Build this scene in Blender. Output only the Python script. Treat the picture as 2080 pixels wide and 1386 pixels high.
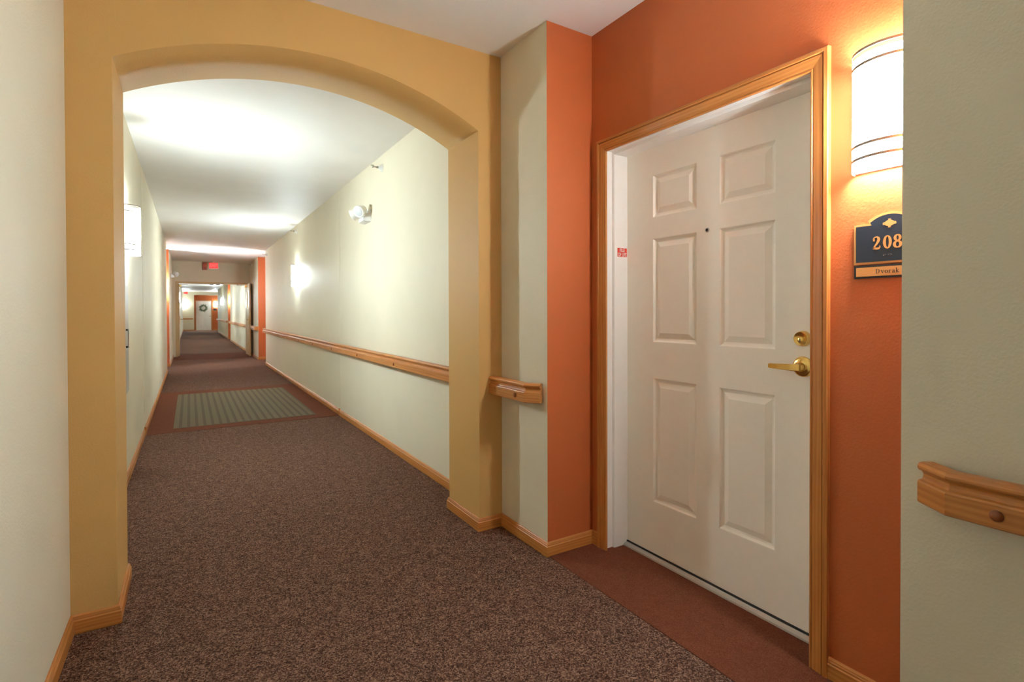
import bpy, bmesh, math, random
from mathutils import Matrix, Vector
random.seed(7)
scene = bpy.context.scene
for o in list(bpy.data.objects):
    bpy.data.objects.remove(o)
COL = scene.collection

# ------------------------------------------------------------------ camera
FPX, YAW, VH, PITCH, ROLL, EYE = 1058.68, 0.55398, 644.29, 0.00985, -0.00289, 1.2317
cd = bpy.data.cameras.new('camera')
cam = bpy.data.objects.new('camera', cd)
COL.objects.link(cam)
cd.sensor_fit = 'HORIZONTAL'
cd.sensor_width = 36.0
cd.lens = FPX * 36.0 / 2080.0
cd.shift_y = -(693.0 - VH) / 2080.0
cd.clip_start = 0.02
cd.clip_end = 200
cs, sn = math.cos(YAW), math.sin(YAW)
rv, dv, zv = Vector((cs, -sn, 0)), Vector((sn, cs, 0)), Vector((0, 0, 1))
fw = math.cos(PITCH) * dv - math.sin(PITCH) * zv
z2 = math.cos(PITCH) * zv + math.sin(PITCH) * dv
rt = math.cos(ROLL) * rv + math.sin(ROLL) * z2
up = -math.sin(ROLL) * rv + math.cos(ROLL) * z2
m = Matrix((rt, up, -fw)).transposed().to_4x4()
m.translation = Vector((0, 0, EYE))
cam.matrix_world = m
cd.dof.use_dof = True
cd.dof.focus_distance = 2.2
cd.dof.aperture_fstop = 4.5
scene.camera = cam

# ------------------------------------------------------------------ world, exposure
w = bpy.data.worlds.new('world')
scene.world = w
w.use_nodes = True
w.node_tree.nodes['Background'].inputs[0].default_value = (0.9, 0.95, 1.0, 1)
w.node_tree.nodes['Background'].inputs[1].default_value = 0.05
scene.view_settings.view_transform = 'Standard'
scene.view_settings.look = 'None'
scene.view_settings.gamma = 1.0
scene.view_settings.use_curve_mapping = False
scene.view_settings.exposure = 0.88
scene.cycles.max_bounces = 16
scene.cycles.diffuse_bounces = 10

SHELL, TUBE = 175.0, 450.0                 # brightness of the sconces' opal shells and of the lamps inside
SHELL_NEAR, TUBE_NEAR = 165.0, 750.0   # the lamp beside the white door burns lower
LAMP_COL = (0.80, 0.95, 1.0)

# ------------------------------------------------------------------ materials
def lin(r, g, b):
    def f(c):
        c /= 255.0
        return c / 12.92 if c <= 0.04045 else ((c + 0.055) / 1.055) ** 2.4
    return (f(r), f(g), f(b), 1.0)

def newmat(name):
    mt = bpy.data.materials.new(name)
    mt.use_nodes = True
    nt = mt.node_tree
    return mt, nt, nt.nodes['Principled BSDF']

def node(nt, kind, **kw):
    n = nt.nodes.new(kind)
    for k, v in kw.items():
        setattr(n, k, v)
    return n

def coords(nt, scale=(1, 1, 1), out='Object'):
    tc = node(nt, 'ShaderNodeTexCoord')
    mp = node(nt, 'ShaderNodeMapping')
    mp.inputs['Scale'].default_value = scale
    nt.links.new(tc.outputs[out], mp.inputs['Vector'])
    return mp.outputs['Vector']

def ramp(nt, fac, stops):
    r = node(nt, 'ShaderNodeValToRGB')
    el = r.color_ramp.elements
    while len(el) < len(stops):
        el.new(0.5)
    for e, (p, c) in zip(el, stops):
        e.position = p
        e.color = c
    nt.links.new(fac, r.inputs['Fac'])
    return r.outputs['Color']

def noise(nt, vec, scale, detail=2.0, rough=0.5):
    n = node(nt, 'ShaderNodeTexNoise')
    n.inputs['Scale'].default_value = scale
    n.inputs['Detail'].default_value = detail
    n.inputs['Roughness'].default_value = rough
    nt.links.new(vec, n.inputs['Vector'])
    return n

def bump(nt, bsdf, h, strength, dist):
    b = node(nt, 'ShaderNodeBump')
    b.inputs['Strength'].default_value = strength
    b.inputs['Distance'].default_value = dist
    nt.links.new(h, b.inputs['Height'])
    nt.links.new(b.outputs['Normal'], bsdf.inputs['Normal'])

def paint(name, col, rough=0.55, bs=0.32, spec=0.35, scale=150):
    mt, nt, b = newmat(name)
    v = coords(nt)
    n1 = noise(nt, v, 3.0, 3)
    dark = tuple(c * 0.965 for c in col[:3]) + (1,)
    nt.links.new(ramp(nt, n1.outputs['Fac'], [(0.3, dark), (0.7, col)]), b.inputs['Base Color'])
    b.inputs['Roughness'].default_value = rough
    b.inputs['Specular IOR Level'].default_value = spec
    n2 = noise(nt, v, scale, 2, 0.55)
    bump(nt, b, n2.outputs['Fac'], bs, 0.003)
    return mt

def plain(name, col, rough=0.5, metal=0.0, spec=0.5, mottle=0.985):
    mt, nt, b = newmat(name)
    v = coords(nt)
    n1 = noise(nt, v, 25.0, 2)
    dark = tuple(c * mottle for c in col[:3]) + (1,)
    nt.links.new(ramp(nt, n1.outputs['Fac'], [(0.3, dark), (0.7, col)]), b.inputs['Base Color'])
    b.inputs['Roughness'].default_value = rough
    b.inputs['Metallic'].default_value = metal
    b.inputs['Specular IOR Level'].default_value = spec
    return mt

def emit(name, col, strength, base=(0.85, 0.85, 0.85, 1)):
    mt, nt, b = newmat(name)
    b.inputs['Base Color'].default_value = base
    b.inputs['Emission Color'].default_value = tuple(col[:3]) + (1,)
    b.inputs['Emission Strength'].default_value = strength
    return mt

def opal(name, col, strength):
    """acrylic lit from lamps behind its middle: it glows less where it curves back to the wall"""
    mt, nt, b = newmat(name)
    b.inputs['Base Color'].default_value = (0.85, 0.85, 0.85, 1)
    b.inputs['Emission Color'].default_value = tuple(col[:3]) + (1,)
    sep = node(nt, 'ShaderNodeSeparateXYZ')
    nt.links.new(coords(nt), sep.inputs[0])
    mr = node(nt, 'ShaderNodeMapRange')
    mr.inputs['From Min'].default_value = 0.0
    mr.inputs['From Max'].default_value = 0.088
    mr.inputs['To Min'].default_value = 0.05
    mr.inputs['To Max'].default_value = 1.0
    nt.links.new(sep.outputs[1], mr.inputs['Value'])
    pw = node(nt, 'ShaderNodeMath', operation='POWER')
    pw.inputs[1].default_value = 1.7
    nt.links.new(mr.outputs[0], pw.inputs[0])
    ml = node(nt, 'ShaderNodeMath', operation='MULTIPLY')
    ml.inputs[1].default_value = strength
    nt.links.new(pw.outputs[0], ml.inputs[0])
    nt.links.new(ml.outputs[0], b.inputs['Emission Strength'])
    return mt

def wood(name, dark, mid, light, rough=0.38):
    """oak; grain runs along the U of the swept pieces (metres)"""
    mt, nt, b = newmat(name)
    v = coords(nt, (1.3, 16, 1), 'UV')
    n1 = noise(nt, v, 2.2, 3, 0.6)
    v2 = coords(nt, (5, 420, 1), 'UV')
    n2 = noise(nt, v2, 1.0, 3, 0.6)
    wv = node(nt, 'ShaderNodeTexWave', wave_type='BANDS', bands_direction='Y')
    wv.inputs['Scale'].default_value = 1.3
    wv.inputs['Distortion'].default_value = 7.0
    wv.inputs['Detail'].default_value = 2.5
    wv.inputs['Detail Scale'].default_value = 0.7
    nt.links.new(v, wv.inputs['Vector'])
    mx = node(nt, 'ShaderNodeMix', data_type='FLOAT')
    mx.inputs[0].default_value = 0.25
    nt.links.new(n1.outputs['Fac'], mx.inputs[2])
    nt.links.new(wv.outputs['Fac'], mx.inputs[3])
    mx2 = node(nt, 'ShaderNodeMix', data_type='FLOAT')
    mx2.inputs[0].default_value = 0.25
    nt.links.new(mx.outputs[0], mx2.inputs[2])
    nt.links.new(n2.outputs['Fac'], mx2.inputs[3])
    nt.links.new(ramp(nt, mx2.outputs[0], [(0.25, dark), (0.5, mid), (0.75, light)]), b.inputs['Base Color'])
    b.inputs['Roughness'].default_value = rough
    bump(nt, b, n2.outputs['Fac'], 0.12, 0.001)
    return mt

def carpet(name, stops, cell=130, big=0.0, bstr=0.7):
    mt, nt, b = newmat(name)
    v = coords(nt)
    wobble = noise(nt, v, 40, 2)
    add = node(nt, 'ShaderNodeMixRGB', blend_type='LINEAR_LIGHT')
    add.inputs[0].default_value = 0.008
    nt.links.new(v, add.inputs[1])
    nt.links.new(wobble.outputs['Color'], add.inputs[2])
    vo = node(nt, 'ShaderNodeTexVoronoi')
    vo.inputs['Scale'].default_value = cell
    nt.links.new(add.outputs[0], vo.inputs['Vector'])
    sep = node(nt, 'ShaderNodeSeparateColor')
    nt.links.new(vo.outputs['Color'], sep.inputs[0])
    nb = noise(nt, v, 22, 3, 0.65)
    mx = node(nt, 'ShaderNodeMix', data_type='FLOAT')
    mx.inputs[0].default_value = 0.4
    nt.links.new(sep.outputs[0], mx.inputs[2])
    nt.links.new(nb.outputs['Fac'], mx.inputs[3])
    nt.links.new(ramp(nt, mx.outputs[0], stops), b.inputs['Base Color'])
    b.inputs['Roughness'].default_value = 0.95
    b.inputs['Specular IOR Level'].default_value = 0.1
    b.inputs['Sheen Weight'].default_value = 0.0
    bump(nt, b, vo.outputs['Distance'], bstr, 0.006)
    return mt

M = {}
M['cream'] = paint('cream_paint', lin(221, 212, 188))
M['tan'] = paint('tan_paint', lin(208, 165, 99))
M['orange'] = paint('orange_paint', lin(186, 99, 52), bs=0.25, scale=120)
M['ceiling'] = paint('ceiling_paint', lin(230, 225, 217), bs=0.2)
M['white'] = plain('white_enamel', lin(242, 239, 233), 0.4)
M['doorwhite'] = plain('warm_white_enamel', lin(244, 236, 223), 0.45)
M['oak'] = wood('oak', lin(162, 97, 42), lin(188, 121, 58), lin(202, 139, 74))
M['plug'] = plain('dark_wood_plug', lin(140, 76, 38), 0.35)
M['carpet'] = carpet('woven_carpet', [(0.26, lin(64, 40, 31)), (0.45, lin(94, 66, 53)), (0.58, lin(111, 80, 65)), (0.78, lin(144, 112, 93))], cell=215)
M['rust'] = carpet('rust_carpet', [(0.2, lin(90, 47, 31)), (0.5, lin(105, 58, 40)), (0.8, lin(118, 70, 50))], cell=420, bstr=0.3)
M['brass'] = plain('brass', lin(226, 190, 112), 0.24, 1.0)
M['brassdark'] = plain('dark_brass', lin(120, 90, 45), 0.35, 1.0)
M['steel'] = plain('brushed_aluminium', lin(196, 194, 188), 0.35, 0.85)
M['chrome'] = plain('chrome', lin(165, 165, 158), 0.2, 1.0)
M['rubber'] = plain('black_rubber', lin(35, 32, 30), 0.7)
M['shell'] = opal('opal_acrylic', LAMP_COL, SHELL)
M['tube'] = emit('lamp_tube', LAMP_COL, TUBE)
M['shell_near'] = opal('opal_acrylic_dimmer', LAMP_COL, SHELL_NEAR)
M['tube_near'] = emit('lamp_tube_dimmer', LAMP_COL, TUBE_NEAR)
M['band'] = plain('pewter_band', lin(150, 140, 128), 0.4, 0.6)
M['navy'] = plain('navy_plate', lin(26, 33, 45), 0.4)
M['gold'] = plain('gold_lettering', lin(206, 150, 86), 0.4, 0.1)
M['ink'] = plain('dark_ink', lin(42, 34, 32), 0.5)
M['red'] = plain('red_print', lin(222, 66, 48), 0.5)
M['plastic'] = plain('white_plastic', lin(232, 230, 224), 0.4)
M['lens'] = plain('clear_lens', lin(205, 207, 208), 0.2)
M['exitface'] = emit('exit_face', (1.0, 0.035, 0.035), 0.6, (0.25, 0.01, 0.01, 1))
M['exitletter'] = emit('exit_letters', (1.0, 0.14, 0.12), 0.9, (0.3, 0.03, 0.03, 1))
M['alarmred'] = plain('dull_red_plastic', lin(184, 100, 80), 0.5)
M['firedoor'] = wood('pale_veneer', lin(188, 158, 110), lin(202, 174, 126), lin(212, 184, 138), 0.3)
M['greyenamel'] = plain('grey_enamel', lin(186, 182, 174), 0.4)
M['leaf'] = plain('wreath_green', lin(96, 116, 84), 0.7)
M['twig'] = plain('wreath_twig', lin(110, 92, 70), 0.8)
g_, nt_, b_ = newmat('wired_glass')
b_.inputs['Base Color'].default_value = (0.92, 0.95, 0.95, 1)
b_.inputs['Roughness'].default_value = 0.05
b_.inputs['Transmission Weight'].default_value = 0.85
M['glass'] = g_

# mat fibres: dashes across the stripes
def mat_fibre(name, c0, c1):
    mt, nt, b = newmat(name)
    wv = node(nt, 'ShaderNodeTexWave', wave_type='BANDS', bands_direction='Y')
    wv.inputs['Scale'].default_value = 9.0
    wv.inputs['Distortion'].default_value = 0.6
    nt.links.new(coords(nt), wv.inputs['Vector'])
    nt.links.new(ramp(nt, wv.outputs['Fac'], [(0.35, c0), (0.65, c1)]), b.inputs['Base Color'])
    b.inputs['Roughness'].default_value = 0.95
    bump(nt, b, wv.outputs['Fac'], 0.5, 0.004)
    return mt
M['matdark'] = mat_fibre('mat_dark', lin(72, 59, 40), lin(88, 73, 50))
M['matlight'] = mat_fibre('mat_light', lin(94, 80, 55), lin(104, 89, 63))

# ------------------------------------------------------------------ object helpers
def link(name, me, parent=None, local=False):
    o = bpy.data.objects.new(name, me)
    COL.objects.link(o)
    if parent is not None:
        o.parent = parent
        if not local:
            p, mw = parent, Matrix.Identity(4)
            while p is not None:
                mw = p.matrix_basis @ mw if p.parent is None else p.matrix_parent_inverse @ p.matrix_basis @ mw
                p = p.parent
            o.matrix_parent_inverse = mw.inverted()
    return o

def tag(o, label=None, cat=None, group=None, kind=None):
    if label: o['label'] = label
    if cat: o['category'] = cat
    if group: o['group'] = group
    if kind: o['kind'] = kind
    return o

def thing(name, loc, label, cat, rz=0.0, group=None, kind=None):
    o = bpy.data.objects.new(name, None)
    COL.objects.link(o)
    o.location = loc
    o.rotation_euler = (0, 0, rz)
    o.empty_display_size = 0.1
    return tag(o, label, cat, group, kind)

class MB:
    """collects polygons (with optional uv and material slots) into one mesh"""
    def __init__(s):
        s.v, s.f, s.mi, s.uv, s.mats, s.smooth = [], [], [], [], [], []
    def slot(s, mk):
        if mk not in s.mats: s.mats.append(mk)
        return s.mats.index(mk)
    def poly(s, pts, mk, uv=None, smooth=False):
        i = len(s.v)
        s.v += [tuple(p) for p in pts]
        s.f.append(tuple(range(i, i + len(pts))))
        s.mi.append(s.slot(mk)); s.uv.append(uv); s.smooth.append(smooth)
        return s
    def box(s, x0, x1, y0, y1, z0, z1, mk, over=None):
        over = over or {}
        P = lambda i, j, k: ((x0, x1)[i], (y0, y1)[j], (z0, z1)[k])
        F = {'-x': [(0,0,0),(0,0,1),(0,1,1),(0,1,0)], '+x': [(1,0,0),(1,1,0),(1,1,1),(1,0,1)],
             '-y': [(0,0,0),(1,0,0),(1,0,1),(0,0,1)], '+y': [(0,1,0),(0,1,1),(1,1,1),(1,1,0)],
             '-z': [(0,0,0),(0,1,0),(1,1,0),(1,0,0)], '+z': [(0,0,1),(1,0,1),(1,1,1),(0,1,1)]}
        d = (x1 - x0, y1 - y0, z1 - z0)
        L = d.index(max(d))
        o = [a for a in (0, 1, 2) if a != L]
        for k, idx in F.items():
            pts = [P(*q) for q in idx]
            s.poly(pts, over.get(k, mk), [(p[L], p[o[0]] + 0.7 * p[o[1]]) for p in pts])
        return s
    def grid(s, rows, mk, closed=False, smooth=True, uvs=None):
        """rows: list of equally long point lists"""
        n = len(rows[0])
        for a in range(len(rows) - 1):
            for b in range(n if closed else n - 1):
                c = (b + 1) % n
                s.poly([rows[a][b], rows[a][c], rows[a+1][c], rows[a+1][b]], mk, None, smooth)
        return s
    def lathe(s, prof, mk, origin=(0, 0, 0), axis=(0, 0, 1), seg=24, smooth=True):
        """prof: (radius, distance along the axis)"""
        q = Vector((0, 0, 1)).rotation_difference(Vector(axis).normalized())
        og = Vector(origin)
        rows = [[og + q @ Vector((r * math.cos(2*math.pi*k/seg), r * math.sin(2*math.pi*k/seg), h)) for k in range(seg)] for r, h in prof]
        s.grid(rows, mk, True, smooth)
        for r in (rows[0], rows[-1]):
            s.poly(r, mk)
        return s
    def prism(s, pts, vec, mk):
        """flat outline extruded by vec"""
        vec = Vector(vec)
        a = [Vector(p) for p in pts]
        b = [p + vec for p in a]
        s.poly(a[::-1], mk); s.poly(b, mk)
        for i in range(len(a)):
            j = (i + 1) % len(a)
            s.poly([a[i], a[j], b[j], b[i]], mk)
        return s
    def build(s, name, parent=None, local=False, bevel=0.0, merge=True):
        me = bpy.data.meshes.new(name)
        me.from_pydata(s.v, [], s.f)
        for k in s.mats: me.materials.append(M[k])
        me.polygons.foreach_set('material_index', s.mi)
        me.polygons.foreach_set('use_smooth', s.smooth)
        if any(u is not None for u in s.uv):
            lay = me.uv_layers.new(name='UVMap')
            for p, u in zip(me.polygons, s.uv):
                if u:
                    for li, c in zip(p.loop_indices, u):
                        lay.data[li].uv = c
        bm = bmesh.new(); bm.from_mesh(me)
        if merge: bmesh.ops.remove_doubles(bm, verts=bm.verts, dist=1e-5)
        bmesh.ops.recalc_face_normals(bm, faces=bm.faces)
        if bevel > 0:
            ed = [e for e in bm.edges if len(e.link_faces) == 2 and e.calc_face_angle(0) > 0.6]
            bmesh.ops.bevel(bm, geom=ed, offset=bevel, segments=2, affect='EDGES', profile=0.6)
        bm.to_mesh(me); bm.free()
        me.update()
        return link(name, me, parent, local)

def sweep(prof, path, nrm, mk, uoff=0.0):
    """prof: list of (side, height); path: polyline in a plane with normal nrm; side = nrm x tangent.
    One closed, mitred MB for each straight piece."""
    nrm = Vector(nrm)
    pts = [Vector(p) for p in path]
    ts = [(pts[i+1] - pts[i]).normalized() for i in range(len(pts) - 1)]
    ds = []
    for i in range(len(pts)):
        if i == 0: d = nrm.cross(ts[0])
        elif i == len(pts) - 1: d = nrm.cross(ts[-1])
        else:
            a, b = nrm.cross(ts[i-1]), nrm.cross(ts[i])
            d = (a + b).normalized(); d = d / max(0.2, d.dot(a))
        ds.append(d)
    arc = [0.0]
    for a, b in zip(prof, prof[1:] + prof[:1]):
        arc.append(arc[-1] + math.hypot(b[0]-a[0], b[1]-a[1]))
    out = []
    for i, t in enumerate(ts):
        mb = MB()
        A = [pts[i] + ds[i]*s_ + nrm*h for s_, h in prof]
        B = [pts[i+1] + ds[i+1]*s_ + nrm*h for s_, h in prof]
        u0 = uoff + i * 3.37
        for k in range(len(prof)):
            j = (k + 1) % len(prof)
            uv = [(u0 + (p - pts[i]).dot(t), arc[k if q in (0, 3) else k + 1]) for q, p in enumerate((A[k], A[j], B[j], B[k]))]
            mb.poly([A[k], A[j], B[j], B[k]], mk, uv)
        mb.poly(A[::-1], mk, [(u0 + s_, h) for s_, h in prof][::-1])
        mb.poly(B, mk, [(u0 + s_, h) for s_, h in prof])
        out.append(mb)
    return out

def copy_thing(root, loc, rz, label):
    """a thing, its parts and their sub-parts"""
    def rec(o, parent):
        c = o.copy(); COL.objects.link(c); c.parent = parent
        for ch in [k for k in bpy.data.objects if k.parent == o]:
            rec(ch, c)
        return c
    c = rec(root, None)
    c.location = loc; c.rotation_euler = (0, 0, rz); c['label'] = label
    return c

def text_mesh(body, size, extrude, offset=0.0, squeeze=1.0):
    cu = bpy.data.curves.new('lettering', 'FONT')
    cu.body = body; cu.size = size; cu.extrude = extrude; cu.offset = offset
    cu.align_x = 'CENTER'; cu.align_y = 'CENTER'
    t = bpy.data.objects.new('lettering', cu)
    COL.objects.link(t)
    bpy.context.view_layer.update()
    me = bpy.data.meshes.new_from_object(t.evaluated_get(bpy.context.evaluated_depsgraph_get()))
    bpy.data.objects.remove(t)
    for v in me.vertices: v.co.x *= squeeze
    return me

# ------------------------------------------------------------------ dimensions of the place (metres)
XL, XR, XD, H = -0.397, 1.525, 1.818, 2.686
YA, YA2, XA0, XA1, ZS, CROWN = 2.580, 2.978, -0.252, 1.378, 2.2435, 2.450
YE, YR = 0.600, 2.130                      # the door recess beside us
R2A, R2B = 13.50, 15.06                    # far recess, right
L2A, L2B = 12.82, 14.29                    # far recess, left
YF, YF2 = 17.29, 17.43                     # wall with the double doors
R3A, R3B = 26.0, 27.7
YC, YEND = 38.0, 42.2                      # cross corridor, end wall
YB = -6.0
DX = XD - XR
OUT = 2.4

# ------------------------------------------------------------------ room shell
def struct(o, label, cat):
    return tag(o, label, cat, kind='structure')

fl = MB().box(-1.6, 6.2, YB - 0.2, YEND + 0.7, -0.12, 0.0, 'carpet').build('floor')
struct(fl, 'brown flecked woven carpet floor running down the corridor', 'floor')
# rust carpet in the recess and around the inset mat, rust-coloured floor band at the double doors
MB().box(XR + 0.004, 1.99, YE, YR, -0.02, 0.003, 'rust').build('rust_floor_area', fl)['label'] = 'plain rust carpet in front of the white door'
BY0, BY1 = 6.37, 9.62
MX0, MX1, MY0, MY1 = -0.157, 1.29, 6.57, 9.25
band = MB()
band.box(XL, XR, BY0, MY0, -0.02, 0.003, 'rust').box(XL, XR, MY1, BY1, -0.02, 0.003, 'rust')
band.box(XL, MX0, MY0, MY1, -0.02, 0.003, 'rust').box(MX1, XR, MY0, MY1, -0.02, 0.003, 'rust')
band.build('rust_floor_area', fl)['label'] = 'plain rust carpet bordering the striped mat'
MB().box(XL, XR, 15.95, 18.1, -0.02, 0.003, 'rust').build('rust_floor_area', fl)['label'] = 'dark rust-coloured floor band at the double doors'  # flat rust-coloured slab across the full corridor width

ce = MB().box(-1.6, 6.2, YB - 0.2, YEND + 0.7, H, H + 0.12, 'ceiling').build('ceiling')
struct(ce, 'plain white painted corridor ceiling', 'ceiling')

wr = MB()
wr.box(XR, OUT, YB, YE, 0, H, 'cream', {'+y': 'orange'})
DY0, DY1, DZ = 0.969, 2.033, 2.060         # rough door opening
wr.box(XD, OUT, YE, DY0, 0, H, 'orange').box(XD, OUT, DY1, YR, 0, H, 'orange').box(XD, OUT, DY0, DY1, DZ, H, 'orange')
wr.box(XR, OUT, YR, R2A, 0, H, 'cream', {'-y': 'orange', '+y': 'orange'})
wr.box(XD, OUT, R2A, R2B, 0, H, 'orange')
wr.box(XR, OUT, R2B, R3A, 0, H, 'cream', {'-y': 'orange', '+y': 'orange'})
wr.box(XD, OUT, R3A, R3B, 0, H, 'orange')
wr.box(XR, OUT, R3B, YC, 0, H, 'cream', {'-y': 'orange'})
wall_right = wr.build('wall_right', merge=False)
struct(wall_right, 'cream right corridor wall with orange door recesses', 'wall')
MB().box(XR - 0.003, XR + 0.01, 6.375, 6.40, 0.075, H, 'cream').build('joint_cover', wall_right)

wl = MB()
LO = -1.3
wl.box(LO, XL, YB, L2A, 0, H, 'cream', {'+y': 'orange'})
wl.box(LO, XL - DX, L2A, L2B, 0, H, 'orange')
wl.box(LO, XL, L2B, YEND + 0.5, 0, H, 'cream', {'-y': 'orange'})
wall_left = wl.build('wall_left', merge=False)
struct(wall_left, 'pale cream left corridor wall running the full length', 'wall')
MB().box(XL - 0.01, XL + 0.003, 6.375, 6.40, 0.075, H, 'cream').build('joint_cover', wall_left)

wb = MB().box(LO, OUT, YB - 0.15, YB, 0, H, 'cream').build('wall_back')
struct(wb, 'cream wall closing the corridor behind the viewer', 'wall')

# arch wall: two piers and a header with a segmental arch
half = (XA1 - XA0) / 2; xc = (XA0 + XA1) / 2
RA = (half**2 + (CROWN - ZS)**2) / (2 * (CROWN - ZS)); zc = CROWN - RA
N = 40
arc = []
for k in range(N + 1):
    x = XA0 + (XA1 - XA0) * k / N
    arc.append((x, zc + math.sqrt(RA**2 - (x - xc)**2)))
wa = MB()
for y, flip in ((YA, False), (YA2, True)):
    wa.poly([(XL, y, 0), (XA0, y, 0), (XA0, y, ZS), (XL, y, ZS)], 'tan')
    wa.poly([(XA1, y, 0), (XR, y, 0), (XR, y, ZS), (XA1, y, ZS)], 'tan')
    wa.poly([(XL, y, ZS), (XA0, y, ZS), (XA0, y, H), (XL, y, H)], 'tan')
    wa.poly([(XA1, y, ZS), (XR, y, ZS), (XR, y, H), (XA1, y, H)], 'tan')
    for (x0, z0), (x1, z1) in zip(arc, arc[1:]):
        wa.poly([(x0, y, z0), (x1, y, z1), (x1, y, H), (x0, y, H)], 'tan')
for (x0, z0), (x1, z1) in zip(arc, arc[1:]):
    wa.poly([(x0, YA, z0), (x0, YA2, z0), (x1, YA2, z1), (x1, YA, z1)], 'tan', None, True)
for x, in ((XA0,), (XA1,)):
    wa.poly([(x, YA, 0), (x, YA2, 0), (x, YA2, ZS), (x, YA, ZS)], 'tan')
wall_arch = wa.build('wall_archway', merge=False)
bm = bmesh.new(); bm.from_mesh(wall_arch.data)
bmesh.ops.remove_doubles(bm, verts=bm.verts, dist=1e-5)
bmesh.ops.recalc_face_normals(bm, faces=bm.faces)
bm.to_mesh(wall_arch.data); bm.free()
struct(wall_arch, 'tan painted wall with a wide segmental archway', 'wall')

# wall with the double doors
FX0, FX1, FZ = -0.335, 1.475, 2.115
wf = MB().box(XL, FX0, YF, YF2, 0, H, 'cream').box(FX1, XR, YF, YF2, 0, H, 'cream').box(FX0, FX1, YF, YF2, FZ, H, 'cream')
wf = wf.build('wall_crossing', merge=False)
struct(wf, 'cream header wall above the far double doors', 'wall')

we = MB().box(XL, 0.27, YEND, YEND + 0.5, 0, H, 'cream', {'+x': 'orange'}).box(0.27, 2.3, YEND + 0.28, YEND + 0.5, 0, 2.47, 'orange')
we.box(0.27, 2.3, YEND, YEND + 0.5, 2.47, H, 'cream').box(2.3, 6.1, YEND, YEND + 0.5, 0, H, 'cream', {'-x': 'orange'})
we = we.build('wall_end', merge=False)
struct(we, 'cream end wall with an orange door recess far away', 'wall')
ws = MB().box(OUT, 6.1, YC - 0.15, YC, 0, H, 'cream').box(5.95, 6.1, YC, YEND, 0, H, 'cream').build('wall_side', merge=False)
struct(ws, 'cream wall of the crossing corridor at the far end', 'wall')

# ------------------------------------------------------------------ baseboards
BP = [(0, 0), (0.013, 0), (0.0145, 0.006), (0.0135, 0.05), (0.0105, 0.054), (0.0105, 0.059), (0.0085, 0.062), (0.0075, 0.067), (0.004, 0.0715), (0, 0.0715)]
def baseboard(name, label, paths):
    root = thing(name, (paths[0][0][0], paths[0][0][1], 0), label, 'baseboard', kind='structure')
    for n, p in enumerate(paths):
        for mb in sweep(BP, [(x, y, 0) for x, y in p], (0, 0, 1), 'oak', 1.3 * n):
            mb.build('board', root)
    return root
CO0, CO1 = 0.920, 2.076                    # outer edges of the door casing
br = baseboard('baseboard_right', 'oak baseboard along the right wall and its recesses', [
    [(XR, YB), (XR, YE), (XD, YE), (XD, CO0)],
    [(XD, CO1), (XD, YR), (XR, YR), (XR, YA), (XA1, YA), (XA1, YA2), (XR, YA2), (XR, 6.375)],
    [(XR, 6.40), (XR, R2A), (XD, R2A), (XD, R2B), (XR, R2B), (XR, YF)],
    [(XR, YF2), (XR, R3A), (XD, R3A), (XD, R3B), (XR, R3B), (XR, YC)]])
bl = baseboard('baseboard_left', 'oak baseboard along the left wall and arch pier', [
    [(XL, YEND), (XL, YF2)],
    [(XL, YF), (XL, L2B), (XL - DX, L2B), (XL - DX, L2A), (XL, L2A), (XL, 6.40)],
    [(XL, 6.375), (XL, YA2), (XA0, YA2), (XA0, YA), (XL, YA), (XL, YB)]])
baseboard('baseboard_end', 'oak baseboard under the far end wall', [[(0.27, YEND), (XL, YEND)], [(0.3, YEND + 0.28), (0.27, YEND + 0.28)], [(2.3, YEND + 0.28), (1.43, YEND + 0.28)]])
MB().box(XR - 0.019, XR, 6.375, 6.40, 0, 0.084, 'oak').build('joint_block', br)
MB().box(XL, XL + 0.019, 6.375, 6.40, 0, 0.084, 'oak').build('joint_block', bl)

# ------------------------------------------------------------------ the white six-panel door
XW = 1.963
d1 = thing('door_1', (XD, 1.5, 0), 'white six-panel entrance door in a wide oak casing', 'door', kind='structure')
CP = [(0.0, 0.0), (0.0, 0.008), (0.003, 0.0105), (0.006, 0.0105), (0.0075, 0.0085), (0.010, 0.0085), (0.013, 0.0105), (0.043, 0.0155), (0.0445, 0.0125), (0.0475, 0.0125), (0.049, 0.0185), (0.060, 0.0185), (0.063, 0.016), (0.063, 0.0)]
CI0, CI1, CIZ = 0.983, 2.0125, 2.0485
for mb in sweep(CP, [(XD, CI1, 0), (XD, CI1, CIZ), (XD, CI0, CIZ), (XD, CI0, 0)], (-1, 0, 0), 'oak', 0.4):
    mb.build('casing', d1)
SI0, SI1, SZ = 0.995, 2.017, 2.044         # door stops
def jamb(y_out, y_rab, y_stop):
    b = MB()
    pts = [(XD - 0.002, y_rab), (1.868, y_rab), (1.872, y_stop), (XW + 0.001, y_stop), (XW + 0.001, y_rab), (2.06, y_rab), (2.06, y_out), (XD - 0.002, y_out)]
    b.prism([(x, y, 0) for x, y in pts], (0, 0, 2.06), 'white')
    b.build('jamb', d1)
jamb(2.036, 2.0315, SI1)
jamb(0.966, 0.9715, SI0)
hd = MB()
pts = [(XD - 0.002, 2.0585), (1.868, 2.0585), (1.872, SZ), (XW + 0.001, SZ), (XW + 0.001, 2.0585), (2.06, 2.0585), (2.06, 2.064), (XD - 0.002, 2.064)]
hd.prism([(x, 0.9715, z) for x, z in pts], (0, 2.0315 - 0.9715, 0), 'white').build('door_head', d1)
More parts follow.
